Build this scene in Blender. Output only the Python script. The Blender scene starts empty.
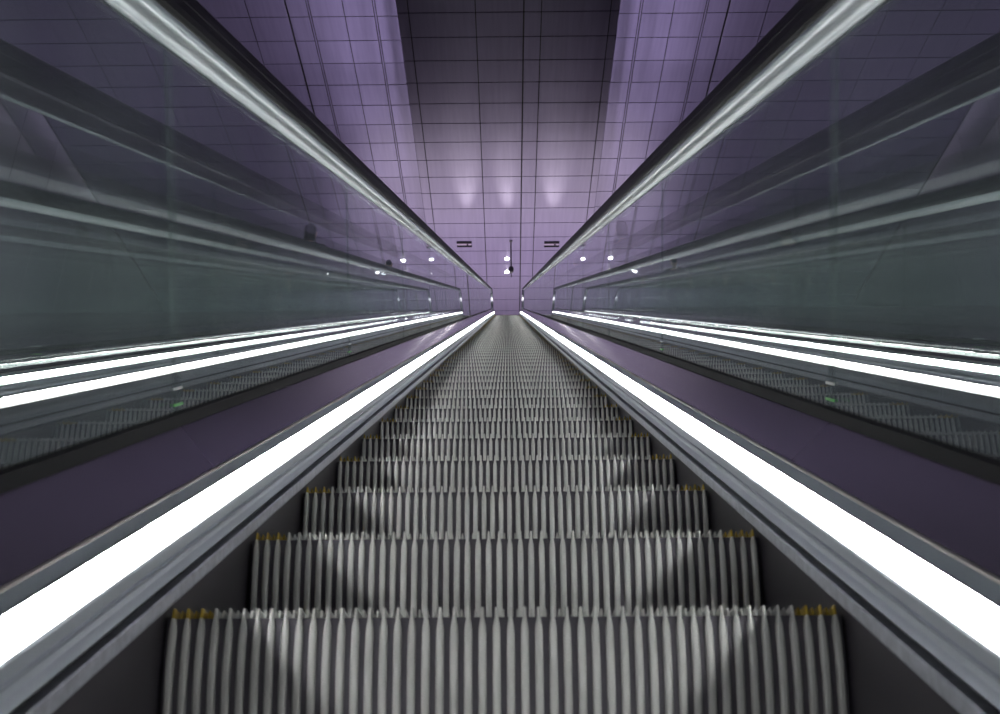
import bpy, bmesh, math, random
from mathutils import Vector, Matrix

random.seed(7)
SC = bpy.context.scene
COL = SC.collection
F = 1010.0                      # focal length in pixels of the 1000 px wide frame

# ------------------------------------------------------------------ camera frame
def ray(px, py):
    return Vector(((px - 500) / F, -(py - 357) / F, -1)).normalized()
cs, ch = ray(507.6, 303.4), ray(512.0, 870.0)      # up-slope and horizontal-ahead directions
SL = cs.angle(ch)                                  # slope of the escalator (30 degrees)
Yc = ch
Zc = (cs - ch * cs.dot(ch)).normalized()
Xc = Yc.cross(Zc)
CAM = Vector((0.009, 0.0, 3.2))
ROT = Matrix((Xc, Yc, Zc))                         # rows: world axes in camera space -> camera to world
CS, SN = math.cos(SL), math.sin(SL)

cam_data = bpy.data.cameras.new('camera')
cam_data.sensor_width = 36.0
cam_data.lens = F * 36.0 / 1000.0
cam_data.clip_start = 0.02
cam_data.clip_end = 300
cam_data.dof.use_dof = True
cam_data.dof.focus_distance = 6.0
cam_data.dof.aperture_fstop = 9.0
cam = bpy.data.objects.new('camera', cam_data)
COL.objects.link(cam)
cam.matrix_world = Matrix.Translation(CAM) @ ROT.to_4x4()
SC.camera = cam

# ------------------------------------------------------------------ materials
def mat(name, color, rough=0.5, metal=0.0, spec=0.5, emit=None, strength=0.0):
    m = bpy.data.materials.new(name)
    m.use_nodes = True
    b = m.node_tree.nodes['Principled BSDF']
    b.inputs['Base Color'].default_value = (*color, 1)
    b.inputs['Roughness'].default_value = rough
    b.inputs['Metallic'].default_value = metal
    b.inputs['Specular IOR Level'].default_value = spec
    if emit:
        b.inputs['Emission Color'].default_value = (*emit, 1)
        b.inputs['Emission Strength'].default_value = strength
    return m

def add_noise(m, scale, c0, c1, detail=4, rough=None, bump=0.0, bump_dist=0.01):
    """stretched object-space noise driving colour, roughness and bump"""
    nt = m.node_tree
    b = nt.nodes['Principled BSDF']
    tc = nt.nodes.new('ShaderNodeTexCoord')
    mp = nt.nodes.new('ShaderNodeMapping')
    mp.inputs['Scale'].default_value = scale
    nz = nt.nodes.new('ShaderNodeTexNoise')
    nz.inputs['Scale'].default_value = 1.0
    nz.inputs['Detail'].default_value = detail
    nt.links.new(tc.outputs['Object'], mp.inputs['Vector'])
    nt.links.new(mp.outputs['Vector'], nz.inputs['Vector'])
    cr = nt.nodes.new('ShaderNodeValToRGB')
    cr.color_ramp.elements[0].position = 0.3
    cr.color_ramp.elements[1].position = 0.7
    cr.color_ramp.elements[0].color = (*c0, 1)
    cr.color_ramp.elements[1].color = (*c1, 1)
    nt.links.new(nz.outputs['Fac'], cr.inputs['Fac'])
    nt.links.new(cr.outputs['Color'], b.inputs['Base Color'])
    if rough:
        mr = nt.nodes.new('ShaderNodeMapRange')
        mr.inputs['To Min'].default_value, mr.inputs['To Max'].default_value = rough
        nt.links.new(nz.outputs['Fac'], mr.inputs['Value'])
        nt.links.new(mr.outputs['Result'], b.inputs['Roughness'])
    if bump:
        bp = nt.nodes.new('ShaderNodeBump')
        bp.inputs['Strength'].default_value = bump
        bp.inputs['Distance'].default_value = bump_dist
        nt.links.new(nz.outputs['Fac'], bp.inputs['Height'])
        nt.links.new(bp.outputs['Normal'], b.inputs['Normal'])
    return m

def glass_mat(name, tint, refl_rough=0.0, frost=0.0, streaks=False):
    m = bpy.data.materials.new(name)
    m.use_nodes = True
    nt = m.node_tree
    nt.nodes.clear()
    out = nt.nodes.new('ShaderNodeOutputMaterial')
    mix = nt.nodes.new('ShaderNodeMixShader')
    tr = nt.nodes.new('ShaderNodeBsdfTransparent')
    tr.inputs['Color'].default_value = (*tint, 1)
    gl = nt.nodes.new('ShaderNodeBsdfGlossy')
    gl.inputs['Roughness'].default_value = refl_rough
    gl.inputs['Color'].default_value = (0.95, 0.97, 0.97, 1)
    fr = nt.nodes.new('ShaderNodeFresnel')
    geo = nt.nodes.new('ShaderNodeNewGeometry')
    io = nt.nodes.new('ShaderNodeMapRange')            # both faces of the pane act as air to glass
    io.inputs['To Min'].default_value = 1.5
    io.inputs['To Max'].default_value = 1 / 1.5
    nt.links.new(geo.outputs['Backfacing'], io.inputs['Value'])
    nt.links.new(io.outputs['Result'], fr.inputs['IOR'])
    nt.links.new(fr.outputs['Fac'], mix.inputs['Fac'])
    nt.links.new(tr.outputs['BSDF'], mix.inputs[1])
    nt.links.new(gl.outputs['BSDF'], mix.inputs[2])
    if frost:                                          # frosted film: part of it scatters
        df = nt.nodes.new('ShaderNodeBsdfDiffuse')
        df.inputs['Color'].default_value = (.62, .73, .74, 1)
        m2 = nt.nodes.new('ShaderNodeMixShader')      # dust on the pane
        m2.inputs['Fac'].default_value = frost
        if streaks:
            tc = nt.nodes.new('ShaderNodeTexCoord')
            mp = nt.nodes.new('ShaderNodeMapping')
            mp.vector_type = 'TEXTURE'
            mp.inputs['Rotation'].default_value = (math.radians(30), 0, 0)
            mp.inputs['Scale'].default_value = (1, .16, 2.2)
            nz = nt.nodes.new('ShaderNodeTexNoise')
            nz.inputs['Scale'].default_value = 1.0
            nz.inputs['Detail'].default_value = 3
            mr = nt.nodes.new('ShaderNodeMapRange')
            mr.inputs['From Min'].default_value, mr.inputs['From Max'].default_value = .35, .75
            mr.inputs['To Min'].default_value, mr.inputs['To Max'].default_value = frost * .75, frost * 1.9
            nt.links.new(tc.outputs['Object'], mp.inputs['Vector'])
            nt.links.new(mp.outputs['Vector'], nz.inputs['Vector'])
            nt.links.new(nz.outputs['Fac'], mr.inputs['Value'])
            nt.links.new(mr.outputs['Result'], m2.inputs['Fac'])
        nt.links.new(mix.outputs['Shader'] if streaks else tr.outputs['BSDF'], m2.inputs[1])
        nt.links.new(df.outputs['BSDF'], m2.inputs[2])
        nt.links.new(m2.outputs['Shader'], out.inputs['Surface'])
    else:
        nt.links.new(mix.outputs['Shader'], out.inputs['Surface'])
    return m

LIGHT = 8.5
LED = 150.0
M = {}
M['cleat'] = add_noise(mat('cleat_aluminium', (.6, .6, .58), .5, .0, .3), (14, 30, 9), (.50, .50, .475), (.66, .66, .625), 5, (.35, .55))
M['groove'] = mat('riser_groove', (.14, .13, .15), .7, 0.0)
M['yellow'] = add_noise(mat('yellow_paint', (.5, .35, .02), .5), (60, 8, 60), (.26, .165, .01), (.52, .36, .025))
M['skirt'] = mat('skirt_black', (.042, .038, .045), .35)
M['brushed'] = add_noise(mat('brushed_aluminium', (.5, .51, .55), .42, .7), (.6, 60, 60), (.44, .46, .51), (.60, .62, .68), 3, (.36, .52))
M['channel'] = mat('channel_aluminium', (.58, .62, .68), .42, .7)
M['housing'] = mat('housing_aluminium', (.62, .70, .74), .5, .4)
M['black'] = mat('black_rubber', (.014, .014, .015), .5, 0, .25)
M['guide'] = mat('guide_steel', (.10, .095, .115), .4, .5)
M['bead'] = mat('bead_metal', (.5, .47, .44), .4, .5)
M['gasket'] = mat('gasket_rubber', (.012, .012, .014), .7, 0, .15)
M['deck'] = add_noise(mat('deck_lacquer', (.03, .026, .045), .16, 0.0, .6), (1, 1, 1), (.080, .069, .095), (.092, .080, .11), 3, (.12, .2))
M['profile'] = add_noise(mat('satin_steel', (.74, .82, .85), .24, .55), (3, 2.2, 2.2), (.70, .79, .82), (.77, .84, .87), 3, None, .25, .004)
M['strip'] = mat('strip_diffuser', (.9, .9, .9), .5, 0, .5, (1.0, 1.0, .99), LIGHT)
M['led'] = mat('led_line', (.9, .9, .9), .5, 0, .5, (.96, .985, 1), LED)
M['glass'] = glass_mat('clear_glass', (.945, .965, .96), 0, .038, True)
M['seal'] = glass_mat('joint_seal', (.96, .975, .97), 0, .05)
M['glint'] = mat('glint_white', (.75, .77, .76), .4)
M['glint_green'] = mat('glint_green', (.12, .6, .10), .4)
M['tile'] = add_noise(mat('purple_panel', (.10, .083, .147), .34, .25), (9, .5, 2), (.090, .075, .133), (.110, .091, .161), 3, (.30, .42))
M['void'] = mat('void_black', (.01, .009, .012), .9)
M['wall'] = add_noise(mat('wall_cladding', (.06, .05, .075), .5), (1, 5, .4), (.055, .046, .07), (.066, .055, .082))
M['stone'] = add_noise(mat('landing_stone', (.4, .38, .4), .35), (3, 3, 3), (.34, .32, .35), (.46, .44, .46))
M['lamp'] = mat('lamp_glow', (.9, .9, .9), .4, 0, .5, (1, .98, 1), 60.0)
M['lampring'] = mat('lamp_ring', (.7, .7, .72), .35, .6)
M['ventslot'] = mat('vent_slot', (.012, .011, .014), .9, 0, 0)
M['ventblade'] = mat('vent_blade', (.15, .12, .17), .6)
M['camblack'] = mat('camera_black', (.015, .015, .018), .3)

# ------------------------------------------------------------------ helpers
def link(name, bm, m, parent=None, smooth=False):
    me = bpy.data.meshes.new(name)
    if bm is not None:
        bmesh.ops.recalc_face_normals(bm, faces=bm.faces)
        bm.to_mesh(me)
        bm.free()
    for k in (m if isinstance(m, (list, tuple)) else [m]):
        me.materials.append(k)
    if smooth:
        for p in me.polygons:
            p.use_smooth = True
    o = bpy.data.objects.new(name, me)
    COL.objects.link(o)
    if parent:
        o.parent = parent
    return o

def empty(name, loc=(0, 0, 0)):
    o = bpy.data.objects.new(name, None)
    COL.objects.link(o)
    o.location = loc
    return o

def tag(o, label=None, cat=None, group=None, kind=None):
    if label: o['label'] = label
    if cat: o['category'] = cat
    if group: o['group'] = group
    if kind: o['kind'] = kind
    return o

def box(bm, x0, x1, y0, y1, z0, z1):
    v = [bm.verts.new((x, y, z)) for x in (x0, x1) for y in (y0, y1) for z in (z0, z1)]
    for f in ((0, 1, 3, 2), (4, 6, 7, 5), (0, 4, 5, 1), (2, 3, 7, 6), (0, 2, 6, 4), (1, 5, 7, 3)):
        bm.faces.new([v[i] for i in f])

def lathe(bm, prof, seg=20, c=(0, 0, 0)):
    rings = []
    for r, z in prof:
        if r < 1e-6:
            rings.append([bm.verts.new((c[0], c[1], c[2] + z))])
        else:
            rings.append([bm.verts.new((c[0] + r * math.cos(2 * math.pi * k / seg), c[1] + r * math.sin(2 * math.pi * k / seg), c[2] + z)) for k in range(seg)])
    for a, b in zip(rings, rings[1:]):
        for k in range(seg):
            j = (k + 1) % seg
            if len(a) == 1 and len(b) == 1: continue
            if len(a) == 1: bm.faces.new((a[0], b[j], b[k]))
            elif len(b) == 1: bm.faces.new((a[k], a[j], b[0]))
            else: bm.faces.new((a[k], a[j], b[j], b[k]))

# ------------------------------------------------------------------ the escalator path
# cross sections are (u, v): u across, v perpendicular to the slope, both from the line of sight up the slope
S0, S1 = -4.0, 36.8             # start and end of the straight incline, metres along the slope
R0 = 2.8                        # radius of the upper bend on the v = 0 line
FLAT = 0.75
def frame_at(s):
    """point (y, z) of the v = 0 line and the slope angle there"""
    if s <= S1:
        return s * CS, CAM.z + s * SN, SL
    a = (s - S1) / R0
    cy, cz = S1 * CS + R0 * SN, CAM.z + S1 * SN - R0 * CS
    if a <= SL:
        t = SL - a
        return cy - R0 * math.sin(t), cz + R0 * math.cos(t), t
    return cy + (s - S1 - R0 * SL), cz + R0, 0.0
def at(s, u, v):
    y, z, t = frame_at(s)
    return Vector((u, y - v * math.sin(t), z + v * math.cos(t)))
SBEND = S1 + R0 * SL
SEND = SBEND + FLAT
STATIONS = [S0 + (S1 - S0) * k / 20 for k in range(21)] + [S1 + R0 * SL * k / 8 for k in range(1, 9)] + [SBEND + FLAT]

def sweep(bm, prof, closed=False, side=1, stations=STATIONS, caps=True):
    rings = [[bm.verts.new(at(s, side * u, v)) for u, v in prof] for s in stations]
    n = len(prof)
    for a, b in zip(rings, rings[1:]):
        for k in range(n if closed else n - 1):
            j = (k + 1) % n
            bm.faces.new((a[k], a[j], b[j], b[k]))
    if closed and caps:
        bm.faces.new(rings[0]); bm.faces.new(rings[-1])

# profile lines, measured in the photograph (right-hand side, mirrored for the left)
GU = 0.591                      # plane of the glass
NOSE_V = -0.4155
A0, LS = 1.3656, .462         # first nose in view and step pitch along the slope
P_skirt = [(.4660, -.80), (.4660, -.414), (.4695, -.414), (.4695, -.80)]
P_trim = [(.4590, -.4130), (.4560, -.4115), (.4545, -.4080), (.4545, -.3915), (.4562, -.3890), (.4700, -.3890), (.4700, -.4130)]
P_slot = [(.4690, -.3895), (.4690, -.3790)]
P_channel = [(.4700, -.3800), (.4605, -.3797), (.4595, -.3775), (.4620, -.3735), (.4660, -.3680), (.4665, -.3600), (.4630, -.3530), (.4590, -.3515), (.4580, -.3490), (.4605, -.3470), (.4580, -.3450), (.4570, -.3300), (.4580, -.3272)]
P_led = [(.4862, -.3003), (.4831, -.2988), (.4880, -.2990), (.4880, -.3003)]
P_lip = [(.4568, -.3290), (.4575, -.3258), (.4590, -.3262), (.4592, -.3290)]
P_strip = [(.4582, -.3272), (.4862, -.3003)]
P_housing = [(.4880, -.3003), (.5075, -.2895)]
P_bead = [(.5070, -.2900), (.5072, -.2872), (.5090, -.2852), (.5115, -.2850), (.5135, -.2868), (.5140, -.2900)]
P_inner = [(.5130, -.2850), (.5790, -.2150), (.5795, -.2105)]
P_gasket = [(.5760, -.2140), (.5770, -.1930), (.5860, -.1900), (.5960, -.1900), (.6050, -.1930), (.6060, -.2140)]
P_outer = [(.6040, -.2120), (.8330, -.2120), (.8330, -.2600)]
P_profile = [(.5855, .4540), (.5845, .4560), (.5790, .4575), (.5755, .4590), (.5720, .4610), (.5680, .4635), (.5640, .4665), (.5600, .4700), (.5570, .4735), (.5542, .4770), (.5520, .4810), (.5508, .4840), (.5505, .4870), (.5505, .4920), (.5700, .4920), (.5855, .4700)]
P_guide = [(.5965, .4580), (.6010, .4600), (.6140, .4690), (.6270, .4820), (.6315, .4920), (.5860, .4920), (.5860, .4700)]
P_rail = [(.5515, .4930), (.5515, .4875), (.5480, .4890), (.5445, .4960), (.5430, .5080), (.5440, .5230), (.5432, .5260), (.5440, .5360), (.5470, .5470), (.5530, .5560), (.5640, .5640), (.5780, .5685), (.5910, .5695), (.6040, .5685), (.6180, .5640), (.6290, .5560), (.6350, .5470), (.6380, .5360), (.6388, .5260), (.6380, .5230), (.6390, .5080), (.6375, .4960), (.6340, .4890), (.6305, .4875), (.6305, .4930)]

def newel_rail(bm, side):
    """the handrail's half turn downwards at the upper end"""
    y0, z0, _ = frame_at(SEND)
    rad = .33
    prof = P_rail
    cz = z0 + .50 - rad
    rings = []
    for k in range(17):
        a = math.pi * k / 16
        ring = []
        for u, v in prof:
            r = rad + (v - .50)
            ring.append(bm.verts.new((side * u, y0 + r * math.sin(a), cz + r * math.cos(a))))
        rings.append(ring)
    n = len(prof)
    for a, b in zip(rings, rings[1:]):
        for k in range(n):
            j = (k + 1) % n
            bm.faces.new((a[k], a[j], b[j], b[k]))
    bm.faces.new(rings[-1])

JOINT0, PANEL = 1.80, 1.98
def make_escalator(x, label, trough):
    root = empty('escalator', (x, 0, 0))
    tag(root, label, 'escalator')
    def part(name, prof, m, smooth=False, closed=False, extra=None, st=STATIONS):
        for side in (-1, 1):
            bm = bmesh.new()
            sweep(bm, prof, closed, side, st)
            if extra: extra(bm, side)
            link(name, bm, m, root, smooth)
    part('skirt_panel', P_skirt, M['skirt'], closed=True)
    part('skirt_trim', P_trim, M['brushed'], closed=True)
    part('trim_slot', P_slot, M['gasket'])
    part('light_channel', P_channel, M['channel'])
    part('light_strip', P_strip, M['strip'])
    part('light_lip', P_lip, M['channel'], closed=True)
    for side in (-1, 1):
        bm = bmesh.new()
        sweep(bm, P_led[1:], False, side)
        link('light_cover', bm, M['housing'], root)
        bm = bmesh.new()
        sweep(bm, P_led[:2], False, side)
        link('light_line', bm, M['led'], root)
    part('light_housing', P_housing, M['housing'])
    part('inner_deck', P_inner, M['deck'])
    part('glass_gasket', P_gasket, M['gasket'], closed=True)
    part('outer_deck', P_outer, M['deck'])
    part('handrail_profile', P_profile, M['profile'], smooth=True, closed=True)
    part('handrail_guide', P_guide, M['guide'], closed=True)
    part('light_bead', P_bead, M['bead'], smooth=True)
    part('handrail', P_rail, M['black'], smooth=False, closed=True, extra=newel_rail)
    # glass panels with upright joints
    cuts = [S0]
    s = JOINT0 - 2 * PANEL
    while s < S1 + .2:
        if s > S0 + .3: cuts.append(s)
        s += PANEL
    cuts.append(SEND)
    g = .002
    for side in (-1, 1):
        for a, b in zip(cuts, cuts[1:]):
            st = [a + g] + [t for t in STATIONS if a + .1 < t < b - .1 and t >= S1] + [b - g]
            bm = bmesh.new()
            sweep(bm, [(GU - .005, -.192), (GU + .005, -.192), (GU + .005, .458), (GU - .005, .458)], True, side, st)
            if b == SEND:           # rounded end of the last pane
                y0, z0, _ = frame_at(SEND)
                v0, v1 = -.19, .458
                rr = (v1 - v0) / 2
                fr = []
                for uu in (GU - .005, GU + .005):
                    fr.append([bm.verts.new((side * uu, y0 + rr * math.sin(math.pi * k / 12), z0 + v0 + rr - rr * math.cos(math.pi * k / 12))) for k in range(13)])
                bm.faces.new(fr[0]); bm.faces.new(fr[1])
                for k in range(12):
                    bm.faces.new((fr[0][k], fr[0][k + 1], fr[1][k + 1], fr[1][k]))
            link('glass_panel', bm, M['glass'], root)
        for c in cuts[1:-1]:
            bm = bmesh.new()
            sweep(bm, [(GU - .0065, -.188), (GU - .0055, -.188), (GU - .0055, .445), (GU - .0065, .445)], True, side, [c - .022, c + .022])
            link('joint_seal', bm, M['seal'], root)
            if x == 0 and 0 < c < 5:                   # white and green dashes standing in for reflections at the first joints
                for nm, v, mm in (('joint_glint', -.147, M['glint']), ('joint_glint', -.176, M['glint_green'])):
                    bm = bmesh.new()
                    sweep(bm, [(GU - .0095, v - .0022), (GU - .0068, v - .0022), (GU - .0068, v + .0022), (GU - .0095, v + .0022)], True, side, [c - .022, c + .022])
                    link(nm, bm, mm, root)
    if trough:
        bm = bmesh.new()
        for n in range(-3, 77):                        # plain stepped bed of the neighbouring flight
            p, q = at(A0 + n * LS, 0, NOSE_V), at(A0 + (n + 1) * LS, 0, NOSE_V)
            v = [bm.verts.new(c) for c in ((-.4627, p.y, p.z), (.4627, p.y, p.z), (.4627, q.y, p.z), (-.4627, q.y, p.z), (.4627, q.y, q.z), (-.4627, q.y, q.z))]
            bm.faces.new((v[0], v[1], v[2], v[3])); bm.faces.new((v[3], v[2], v[4], v[5]))
        link('step_bed', bm, M['groove'], root)
    return root

make_escalator(0, 'middle escalator rising away from the viewer between white light strips', False)
PITCH = 1.67
make_escalator(-PITCH, 'neighbouring escalator seen through the left glass balustrade', True)
make_escalator(PITCH, 'neighbouring escalator seen through the right glass balustrade', True)

# ------------------------------------------------------------------ steps
W, TREAD, RISE = .9254, .462 * CS, .462 * SN
NC = 48
PC = W / NC
def riser_y(h):
    return h * h / (2 * .42) + .03 * h

def cleat(bm, x, h0s, deep, cap=True):
    """one upright riser cleat; h0s = [(depth below the nose, width)]"""
    rings = []
    for h, w in h0s:
        f = riser_y(h)
        rings.append([bm.verts.new((x + dx * w, f + dy, -h)) for dx, dy in ((-.5, deep), (-.49, .0045), (-.40, .0018), (-.2, .0002), (.2, .0002), (.40, .0018), (.49, .0045), (.5, deep))])
    for a, b in zip(rings, rings[1:]):
        for k in range(7):
            bm.faces.new((a[k], a[k + 1], b[k + 1], b[k]))
    if cap: bm.faces.new(rings[0])

TIP = [(0, .0040), (.004, .0046), (.013, .0054)]
BODY = [(.013, .0054), (.018, .0072), (.025, .0098), (.034, .0108), (.070, .0110), (.110, .0110), (.160, .0110), (RISE + .010, .0110)]

def tread_cleat(bm, x, full):
    y0, top, w = (.0035, 0, 1.0) if full else (.0055, -.0012, .72)
    y1 = TREAD + riser_y(RISE) - .008
    sec = ((-.0022 * w, -.012), (-.0016 * w, top - .0008), (0, top), (.0016 * w, top - .0008), (.0022 * w, -.012))
    a = [bm.verts.new((x + dx, y0 + (.002 if z > -.006 else 0), z)) for dx, z in sec]
    b = [bm.verts.new((x + dx, y1, z)) for dx, z in sec]
    for k in range(4):
        bm.faces.new((a[k], a[k + 1], b[k + 1], b[k]))
    bm.faces.new(a); bm.faces.new(b)

step_root = empty('escalator_step')
bm_r, bm_t, bm_y, bm_z = bmesh.new(), bmesh.new(), bmesh.new(), bmesh.new()
for i in range(NC):
    x = -W / 2 + PC * (i + .5)
    edge = i < 3 or i > NC - 4
    if edge:
        cleat(bm_y if i < 3 else bm_z, x, TIP, .010)
        cleat(bm_r, x, BODY, .010, False)
    else:
        cleat(bm_r, x, TIP[:-1] + BODY, .010)
for k in range(1, 2 * NC):
    x = -W / 2 + PC / 2 * k
    tread_cleat(bm_y if k <= 6 else bm_z if k >= 2 * NC - 6 else bm_t, x, k % 2 == 1)
# riser back wall between the cleats, tread root plate, side cheeks
hs = [.012, .05, .09, .13, .17, RISE + .010]
nfirst = len(bm_r.faces)
prev = None
for h in hs:
    row = [bm_r.verts.new((sx * W / 2, riser_y(h) + .009, -h)) for sx in (-1, 1)]
    if prev:
        fc = bm_r.faces.new((prev[0], prev[1], row[1], row[0])); fc.material_index = 1
    prev = row
prevs = None
for sx in (-1, 1):                 # cheeks of the step
    top = [bm_r.verts.new((sx * W / 2, riser_y(h) + .009, -h)) for h in hs]
    bk = [bm_r.verts.new((sx * W / 2, TREAD + .045, -.012)), bm_r.verts.new((sx * W / 2, TREAD + .045, -.03))]
    fc = bm_r.faces.new(top[::1] + [bk[1], bk[0]]); fc.material_index = 1
box(bm_t, -W / 2, W / 2, .0135, TREAD + .058, -.017, -.012)
riser = link('riser', bm_r, [M['cleat'], M['groove']], step_root)
tread = link('tread', bm_t, M['cleat'], step_root)
yel = link('edge_marking', bm_y, M['yellow'], step_root)
yez = link('edge_marking', bm_z, M['yellow'], step_root)
tag(yel, 'yellow edge marking'); tag(yez, 'yellow edge marking')

ONES = ['', 'first', 'second', 'third', 'fourth', 'fifth', 'sixth', 'seventh', 'eighth', 'ninth', 'tenth', 'eleventh', 'twelfth', 'thirteenth', 'fourteenth', 'fifteenth', 'sixteenth', 'seventeenth', 'eighteenth', 'nineteenth']
TENS = {2: ('twenty', 'twentieth'), 3: ('thirty', 'thirtieth'), 4: ('forty', 'fortieth'), 5: ('fifty', 'fiftieth'), 6: ('sixty', 'sixtieth'), 7: ('seventy', 'seventieth'), 8: ('eighty', 'eightieth')}
def ordinal(n):
    if n < 20: return ONES[n]
    t, o = divmod(n, 10)
    return TENS[t][1] if o == 0 else TENS[t][0] + '-' + ONES[o]
NSTEP = 77
def place(o, n):
    p = at(A0 + n * LS, 0, NOSE_V)
    o.location = p
steps = [step_root]
place(step_root, 0)
for n in range(1, NSTEP):
    r = step_root.copy(); COL.objects.link(r)
    for c in (riser, tread, yel, yez):
        d = c.copy(); COL.objects.link(d); d.parent = r
    place(r, n)
    steps.append(r)
for n, r in enumerate(steps):
    if n == 0:
        t = 'grey ribbed escalator step nearest the viewer, cut by the lower picture edge'
    elif n == NSTEP - 1:
        t = 'grey ribbed escalator step topmost of the flight, below the purple ceiling'
    else:
        t = f'grey ribbed escalator step, {ordinal(n + 1)} up from the lower picture edge'
    tag(r, t, 'escalator step', 'steps of the middle escalator')

# ------------------------------------------------------------------ the hall
HC = 23.0                                       # ceiling height above the lens
ZCEIL = CAM.z + HC
HALF = 16.0
yT, zT, _ = frame_at(SEND)
ZLAND = zT + NOSE_V
YBACK = 50.0
KX = 1.302 * HC / F
def colx(px): return CAM.x + (px - 505.3) * KX    # pixel column on the top edge -> x on the ceiling
ROW0, DROW = .973 * HC, .04393 * HC

def tiles(bm, xs, y0, y1, z, gap=.016, th=.02, off=0.0):
    r0 = ROW0 + off * DROW
    k0, k1 = math.floor((y0 - ROW0) / DROW), math.ceil((y1 - ROW0) / DROW)
    for a, b, ga, gb in xs:
        for k in range(k0, k1):
            box(bm, a + ga, b - gb, r0 + k * DROW + gap, r0 + (k + 1) * DROW - gap, z, z + th)

YC0 = 8.0
raft_l, raft_r = colx(395.6), colx(621)
DROP = .40
bm = bmesh.new()                                # lowered middle field of the ceiling
cx = [raft_l] + [colx(p) for p in (407, 475, 524, 542, 612)] + [raft_r]
sp = []
wide = .024
for a, b in zip(cx, cx[1:]):
    ga = gb = .016
    if abs(a - colx(524)) < 1e-6: ga = wide
    if abs(b - colx(524)) < 1e-6: gb = wide
    sp.append((a, b, ga, gb))
tiles(bm, sp, YC0, YBACK, ZCEIL)
link('ceiling', bm, M['tile'])['kind'] = 'structure'
bm = bmesh.new()
box(bm, raft_l, raft_r, YC0, YBACK, ZCEIL + .03, ZCEIL + .06)
link('trim_1', bm, M['void'])['kind'] = 'structure'
for nm, cols in (('ceiling_left', [-HALF, colx(60), colx(118), colx(170), colx(240), colx(280.8), colx(303.2), colx(339), colx(371), raft_l + .3]),
                 ('ceiling_right', [raft_r - .3, colx(645), colx(678.4), colx(712.2), colx(734.6), colx(775), colx(840), colx(900), colx(955), HALF])):
    bm = bmesh.new()
    sp = []
    for a, b in zip(cols, cols[1:]):
        def gw(x):
            if min(abs(x - colx(p)) for p in (280.8, 734.6)) < 1e-6: return .03
            if min(abs(x - colx(p)) for p in (303.2, 371, 645, 712.2)) < 1e-6: return .05
            return .014
        sp.append((a, b, gw(a), gw(b)))
    tiles(bm, sp, YC0, YBACK, ZCEIL + DROP, off=.5)
    # slim cover strips in the wide double joints
    for p in (303.2, 371, 645, 712.2):
        x = colx(p)
        if cols[0] < x < cols[-1]:
            box(bm, x - .02, x + .02, YC0, YBACK, ZCEIL + DROP, ZCEIL + DROP + .02)
    link(nm, bm, M['tile'])['kind'] = 'structure'
bm = bmesh.new()
box(bm, -HALF, HALF, YC0, YBACK, ZCEIL + DROP + .03, ZCEIL + DROP + .08)
link('trim_2', bm, M['void'])['kind'] = 'structure'

def quadmesh(name, pts, m, thick=None):
    bm = bmesh.new()
    vs = [bm.verts.new(p) for p in pts]
    fc = bm.faces.new(vs)
    o = link(name, bm, m)
    o['kind'] = 'structure'
    return o
# side walls: tall cladding panels with upright joints
for nm, sx in (('wall_left', -1), ('wall_right', 1)):
    bm = bmesh.new()
    y = -6.0
    while y < YBACK:
        box(bm, sx * HALF, sx * (HALF + .05), y + .012, y + 2.3 - .012, -1.0, ZCEIL + .3)
        y += 2.3
    link(nm, bm, M['wall'])['kind'] = 'structure'
    bm = bmesh.new()
    box(bm, sx * (HALF + .055), sx * (HALF + .1), -6, YBACK, -1.0, ZCEIL + .3)
    link('trim_3' if sx < 0 else 'trim_4', bm, M['void'])['kind'] = 'structure'
# sloping plinths between the outer escalators and the walls
for nm, sx in (('trim_5', -1), ('trim_6', 1)):
    bm = bmesh.new()
    a = PITCH + .8332
    sweep(bm, [(a, -.2125), (HALF, -.2125)], False, sx)
    link(nm, bm, M['deck'])['kind'] = 'structure'
# landings and back wall
bm = bmesh.new()
box(bm, -HALF, HALF, yT + .02, YBACK, ZLAND - .3, ZLAND)
link('floor', bm, M['stone'])['kind'] = 'structure'
bm = bmesh.new()
box(bm, -HALF, HALF, -8, 3.0, -.3, 0)
link('floor_lower', bm, M['stone'])['kind'] = 'structure'
bm = bmesh.new()
box(bm, -HALF, HALF, YBACK, YBACK + .1, ZLAND - .3, ZCEIL + .3)
link('wall_back', bm, M['tile'])['kind'] = 'structure'

# ------------------------------------------------------------------ things on the ceiling
def on_ceiling(px, py, z=None):
    """point of the ceiling plane seen at a pixel of the photograph"""
    d = ROT @ ray(px, py)
    k = ((z if z is not None else ZCEIL) - CAM.z) / d.z
    return CAM + d * k

def downlight(px, py, label):
    p = on_ceiling(px, py)
    r = empty('ceiling_light', p)
    tag(r, label, 'ceiling light', 'round ceiling lights over the landing')
    bm = bmesh.new(); lathe(bm, [(.08, 0), (.12, 0), (.12, -.02), (.08, -.02), (.08, 0)], 24)
    link('lamp_ring', bm, M['lampring'], r)
    bm = bmesh.new(); lathe(bm, [(.08, -.005), (.07, -.04), (.05, -.065), (0, -.075)], 24)
    link('lamp_dome', bm, M['lamp'], r, True)
    return p
LAMPS = [downlight(507, 258.5, 'round white ceiling light behind the pendant pole, upper of the pair'),
         downlight(507, 271.5, 'round white ceiling light beside the pendant camera, lower of the pair'),
         downlight(431.5, 259, 'round white ceiling light at far left, upper of the left pair'),
         downlight(432, 271.5, 'round white ceiling light at far left, lower of the left pair'),
         downlight(583, 258.5, 'round white ceiling light at far right, upper of the right pair'),
         downlight(581, 271.5, 'round white ceiling light at far right, lower of the right pair')]

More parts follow.
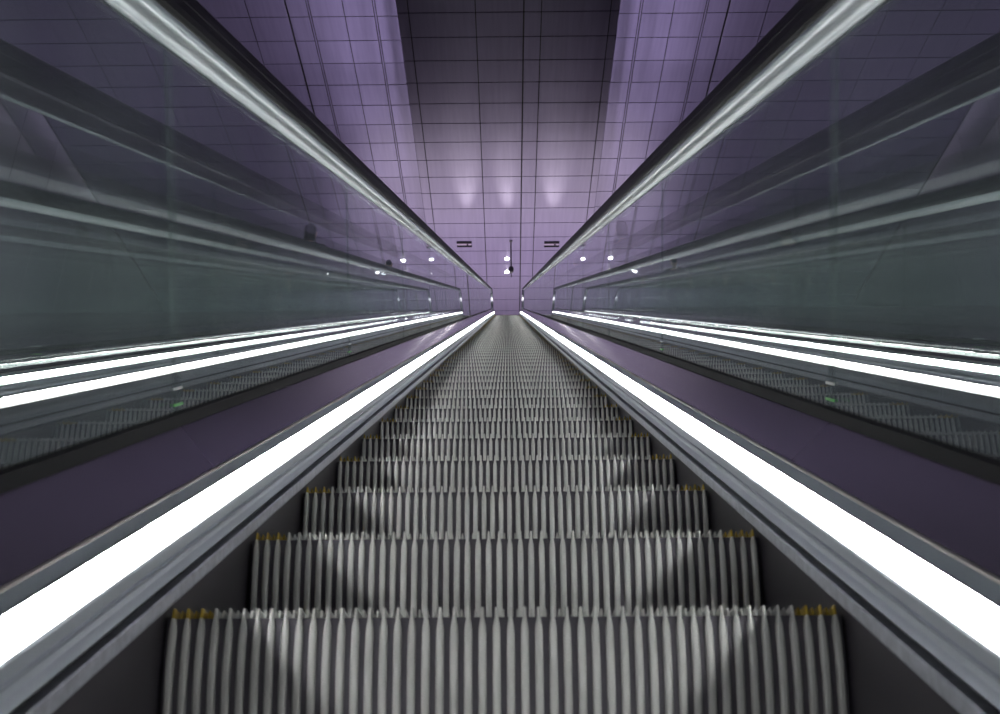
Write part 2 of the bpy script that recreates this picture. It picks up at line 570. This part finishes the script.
def vent(px, py, label):
    p = on_ceiling(px, py)
    r = empty('ceiling_vent', p)
    tag(r, label, 'ceiling vent', 'slotted vents in the purple ceiling')
    w, d = .62, .40
    for y in (-d * .33, d * .33):
        bm = bmesh.new(); box(bm, -w / 2, w / 2, y - d * .17, y + d * .17, -.03, -.001)
        link('slot', bm, M['ventslot'], r)
    bm = bmesh.new(); box(bm, -w / 2 + .02, w / 2 - .02, -d * .15, d * .15, -.028, -.001)
    box(bm, -w / 2, -w / 2 + .02, -d * .16, d * .16, -.03, -.001)
    link('blade', bm, M['ventblade'], r)
    bm = bmesh.new(); box(bm, .10, .16, -.05, .05, -.04, -.0285)
    link('latch', bm, M['ventslot'], r)
vent(464.3, 244, 'dark two-slot ceiling vent left of the hanging camera')
vent(551.7, 244, 'dark two-slot ceiling vent right of the hanging camera')

# pendant dome camera
p = on_ceiling(510.9, 241.0)
r = empty('pendant_camera', p)
tag(r, 'black dome camera hanging from the purple ceiling on a thin pole', 'camera')
PL = 1.22
bm = bmesh.new(); lathe(bm, [(.07, -.001), (.07, -.03), (.028, -.05), (.028, -PL)], 14); link('pole', bm, M['camblack'], r)
bm = bmesh.new(); lathe(bm, [(0, -PL + .02), (.05, -PL), (.10, -PL - .07), (.105, -PL - .16), (.09, -PL - .25), (.05, -PL - .31), (0, -PL - .33)], 20); link('camera_dome', bm, M['camblack'], r, True)
bm = bmesh.new(); lathe(bm, [(.016, -PL - .32), (.016, -PL - .52), (0, -PL - .53)], 10); link('aerial', bm, M['camblack'], r)

# ------------------------------------------------------------------ people on the neighbouring flights
def skin(name, pts, edges, m, parent, root=0, sub=1):
    me = bpy.data.meshes.new(name + '_cage')
    me.from_pydata([p[0] for p in pts], edges, [])
    o = bpy.data.objects.new(name + '_cage', me)
    COL.objects.link(o)
    md = o.modifiers.new('skin', 'SKIN')
    md.use_smooth_shade = True
    for k, p in enumerate(pts):
        r = p[1] if isinstance(p[1], tuple) else (p[1], p[1])
        me.skin_vertices[0].data[k].radius = r
        me.skin_vertices[0].data[k].use_root = (k == root)
    o.modifiers.new('sub', 'SUBSURF').levels = sub
    dg = bpy.context.evaluated_depsgraph_get()
    dg.update()
    out = bpy.data.meshes.new_from_object(o.evaluated_get(dg))
    bpy.data.objects.remove(o)
    out.name = name
    out.materials.clear()
    out.materials.append(m)
    r = bpy.data.objects.new(name, out)
    COL.objects.link(r)
    r.parent = parent
    return r

def make_person(u, n, dy, scale, label, hood=False, fluff=1.0, coat=(.02, .02, .026)):
    p = at(A0 + n * LS, 0, NOSE_V)
    root = empty('person', (u, p.y + dy, p.z + .002))
    tag(root, label, 'person')
    S = scale
    sk, hair = mat('skin', (.45, .28, .21), .5), mat('hair', (.012, .010, .010), .5)
    jk, tr, sh = mat('coat_cloth', coat, .8), mat('trouser_cloth', (.018, .018, .025), .8), mat('shoe_leather', (.012, .012, .012), .4)
    V = lambda x, y, z: (x * S, y * S, z * S)
    def R(r): return tuple(q * S for q in r) if isinstance(r, tuple) else r * S
    P, E = [], []
    def add(x, y, z, r, link_to=None):
        P.append((V(x, y, z), R(r)))
        if link_to is not None: E.append((link_to, len(P) - 1))
        return len(P) - 1
    pel = add(0, 0, .95, (.145, .10)); wst = add(0, 0, 1.10, (.125, .09), pel); che = add(0, .01, 1.30, (.155, .10), wst)
    nk = add(0, 0, 1.48, .055, che); nk2 = add(0, .012, 1.55, .05, nk)
    h1 = add(0, .03, 1.61, (.068, .075), nk2); h2 = add(0, .02, 1.69, (.076, .09), h1); add(0, .012, 1.765, (.045, .055), h2)
    add(0, .118, 1.655, .012, h2)                                    # nose
    for sx in (-1, 1):
        add(sx * .085, .01, 1.67, .014, h2)                          # ear
        shd = add(sx * .18, 0, 1.42, .06, che); elb = add(sx * .235, -.03, 1.15, .042, shd); wri = add(sx * .245, .05, .91, .027, elb)
        plm = add(sx * .245, .07, .84, (.018, .036), wri)
        for k, ln in enumerate((.085, .095, .088, .07)):
            a = add(sx * (.245 - .004 * k), .10 - .021 * k, .80, .009, plm)
            b = add(sx * (.238 - .004 * k), .105 - .021 * k, .80 - ln * .5, .008, a)
            add(sx * (.225 - .004 * k), .105 - .021 * k, .80 - ln, .007, b)
        t1 = add(sx * .240, .112, .865, .010, plm); add(sx * .230, .135, .825, .008, t1)
        hip = add(sx * .09, 0, .88, .088, pel); kne = add(sx * .10, .02, .49, .056, hip); ank = add(sx * .10, -.02, .09, .038, kne)
        add(sx * .108, .13, .04, .034, ank)
    skin('body', P, E, sk, root)
    P, E = [], []
    a = add(0, 0, .84, (.185, .135)); b = add(0, 0, 1.08, (.155, .115), a); c = add(0, .01, 1.31, (.18, .125), b); d = add(0, 0, 1.47, (.085, .08), c)
    for sx in (-1, 1):
        e = add(sx * .19, 0, 1.41, .078, c); f = add(sx * .24, -.03, 1.15, .060, e); add(sx * .247, .045, .925, .043, f)
    skin('coat', P, E, jk, root, 1)
    P, E = [], []
    a = add(0, 0, .93, (.15, .11))
    for sx in (-1, 1):
        b = add(sx * .092, 0, .84, .10, a); c = add(sx * .10, .02, .49, .072, b); add(sx * .10, -.015, .10, .058, c)
    skin('trousers', P, E, tr, root)
    for sx in (-1, 1):
        P, E = [], []
        a = add(sx * .10, -.045, .045, .042); b = add(sx * .103, .04, .045, .044, a); add(sx * .108, .15, .036, .036, b)
        skin('shoe', P, E, sh, root)
    P, E = [], []
    a = add(0, -.035, 1.60, (.07 * fluff, .045 * fluff)); b = add(0, -.008, 1.70, (.088 * fluff, .092 * fluff), a); add(0, 0, 1.775, (.06 * fluff, .07 * fluff), b)
    if hood: add(0, -.05, 1.50, (.10, .06), a)
    skin('hair', P, E, hair, root)
    ey = mat('eye_dark', (.02, .015, .012), .2)
    for sx in (-1, 1):
        bm = bmesh.new(); bmesh.ops.create_uvsphere(bm, u_segments=10, v_segments=8, radius=.011 * S)
        bmesh.ops.translate(bm, verts=bm.verts, vec=V(sx * .032, .098, 1.685))
        link('eye', bm, ey, root, True)
    bm = bmesh.new(); box(bm, -.024 * S, .024 * S, .098 * S, .110 * S, 1.605 * S, 1.612 * S)
    link('mouth', bm, mat('lips', (.3, .12, .11), .5), root)
    return root
make_person(1.67, 27, .04, 1.03, 'person in a dark coat standing on the right escalator, the nearer one', True, 1.25)
make_person(1.67, 48, .06, .98, 'person in a dark coat standing farther up the right escalator', coat=(.03, .024, .024))
make_person(-1.67, 33, .06, .80, 'short person in dark clothes standing on the left escalator', hood=True)

# ------------------------------------------------------------------ lights
def area(name, loc, direction, sx, sy, power, color=(1, 1, 1), spread=180):
    l = bpy.data.lights.new(name, 'AREA')
    l.shape = 'RECTANGLE'; l.size = sx; l.size_y = sy
    l.energy = power; l.color = color
    l.spread = math.radians(spread)
    o = bpy.data.objects.new(name, l)
    COL.objects.link(o)
    o.location = loc
    o.rotation_euler = Vector(direction).to_track_quat('-Z', 'Y').to_euler()
    return o
def spot(name, loc, target, power, deg, blend=.8, color=(1, 1, 1), rad=.1):
    l = bpy.data.lights.new(name, 'SPOT')
    l.energy = power; l.spot_size = math.radians(deg); l.spot_blend = blend; l.color = color
    l.shadow_soft_size = rad
    o = bpy.data.objects.new(name, l)
    COL.objects.link(o)
    o.location = loc
    o.rotation_euler = (Vector(target) - Vector(loc)).to_track_quat('-Z', 'Y').to_euler()
    return o
# cove tubes behind the edges of the lowered field, washing the side ceilings
def cove(x, sx, z, up, y0, y1, power, spread):
    a = math.radians(up)
    d = Vector((sx * math.cos(a), 0, math.sin(a)))
    o = area('cove_light', (0, 0, 0), d, .06, y1 - y0, power, (.93, .88, 1), spread)
    yv = Vector((0, 1, 0)); xv = yv.cross(-d).normalized()
    o.matrix_world = Matrix.Translation((x, (y0 + y1) / 2, z)) @ Matrix((xv, yv, -d)).transposed().to_4x4()
for x, sx in ((raft_l, -1), (raft_r, 1)):
    for y0, y1, k in ((11, 25, .875), (25, 28, .135), (28, 31, .09), (31, 34, .04)):
        cove(x - sx * .25, sx, ZCEIL + .12, 7, y0, y1, 125 * k, 150)
        cove(x - sx * .25, sx, ZCEIL + .12, 9, y0, y1, 175 * k, 34)
        cove(x - sx * .25, sx, ZCEIL + .12, 4, y0, y1, 280 * k, 16)
# added spots without fixtures, throwing bright streaks on the ceiling above the last stretch
for px in (464, 508, 556):
    tgt = on_ceiling(px, 170)
    spot('streak_spot', (tgt.x, tgt.y + 6.0, ZCEIL - 1.1), tgt, 900, 14, 1.0, (1, .9, 1), .1)
for sx in (-1, 1):                # unseen fill spots added to brighten the walls and side ceilings
    for y in (3, 11, 19, 27):
        z = CAM.z + y * math.tan(SL)
        spot('wall_fill', (sx * 10.5, y, z + .1), (sx * 15.5, y + 1.5, z + 7), 900, 130, 1.0, (.93, .93, 1), .3)
area('landing_fill', (0, yT + 1.8, ZLAND + 1.2), (0, -.12, 1), 12, 6, 800, (1, .88, 1))  # added unseen area light in place of light bounced off the landing floor

area('landing_fill', (0, yT + 9.5, ZLAND + 1.2), (0, 0, 1), 12, 5, 380, (1, .88, 1))  # second added fill, brightening the ceiling farther back

w = bpy.data.worlds.new('hall_air')
SC.world = w
w.use_nodes = True
w.node_tree.nodes['Background'].inputs['Color'].default_value = (.55, .52, .68, 1)
w.node_tree.nodes['Background'].inputs['Strength'].default_value = .05

# ------------------------------------------------------------------ colour and sampling limits
vs = SC.view_settings
vs.view_transform = 'Standard'
vs.look = 'None'
vs.gamma = 1
vs.exposure = 0
vs.use_curve_mapping = False
cy = SC.cycles
cy.max_bounces = 10
cy.diffuse_bounces = 4
cy.glossy_bounces = 6
cy.transparent_max_bounces = 48
cy.sample_clamp_indirect = 6
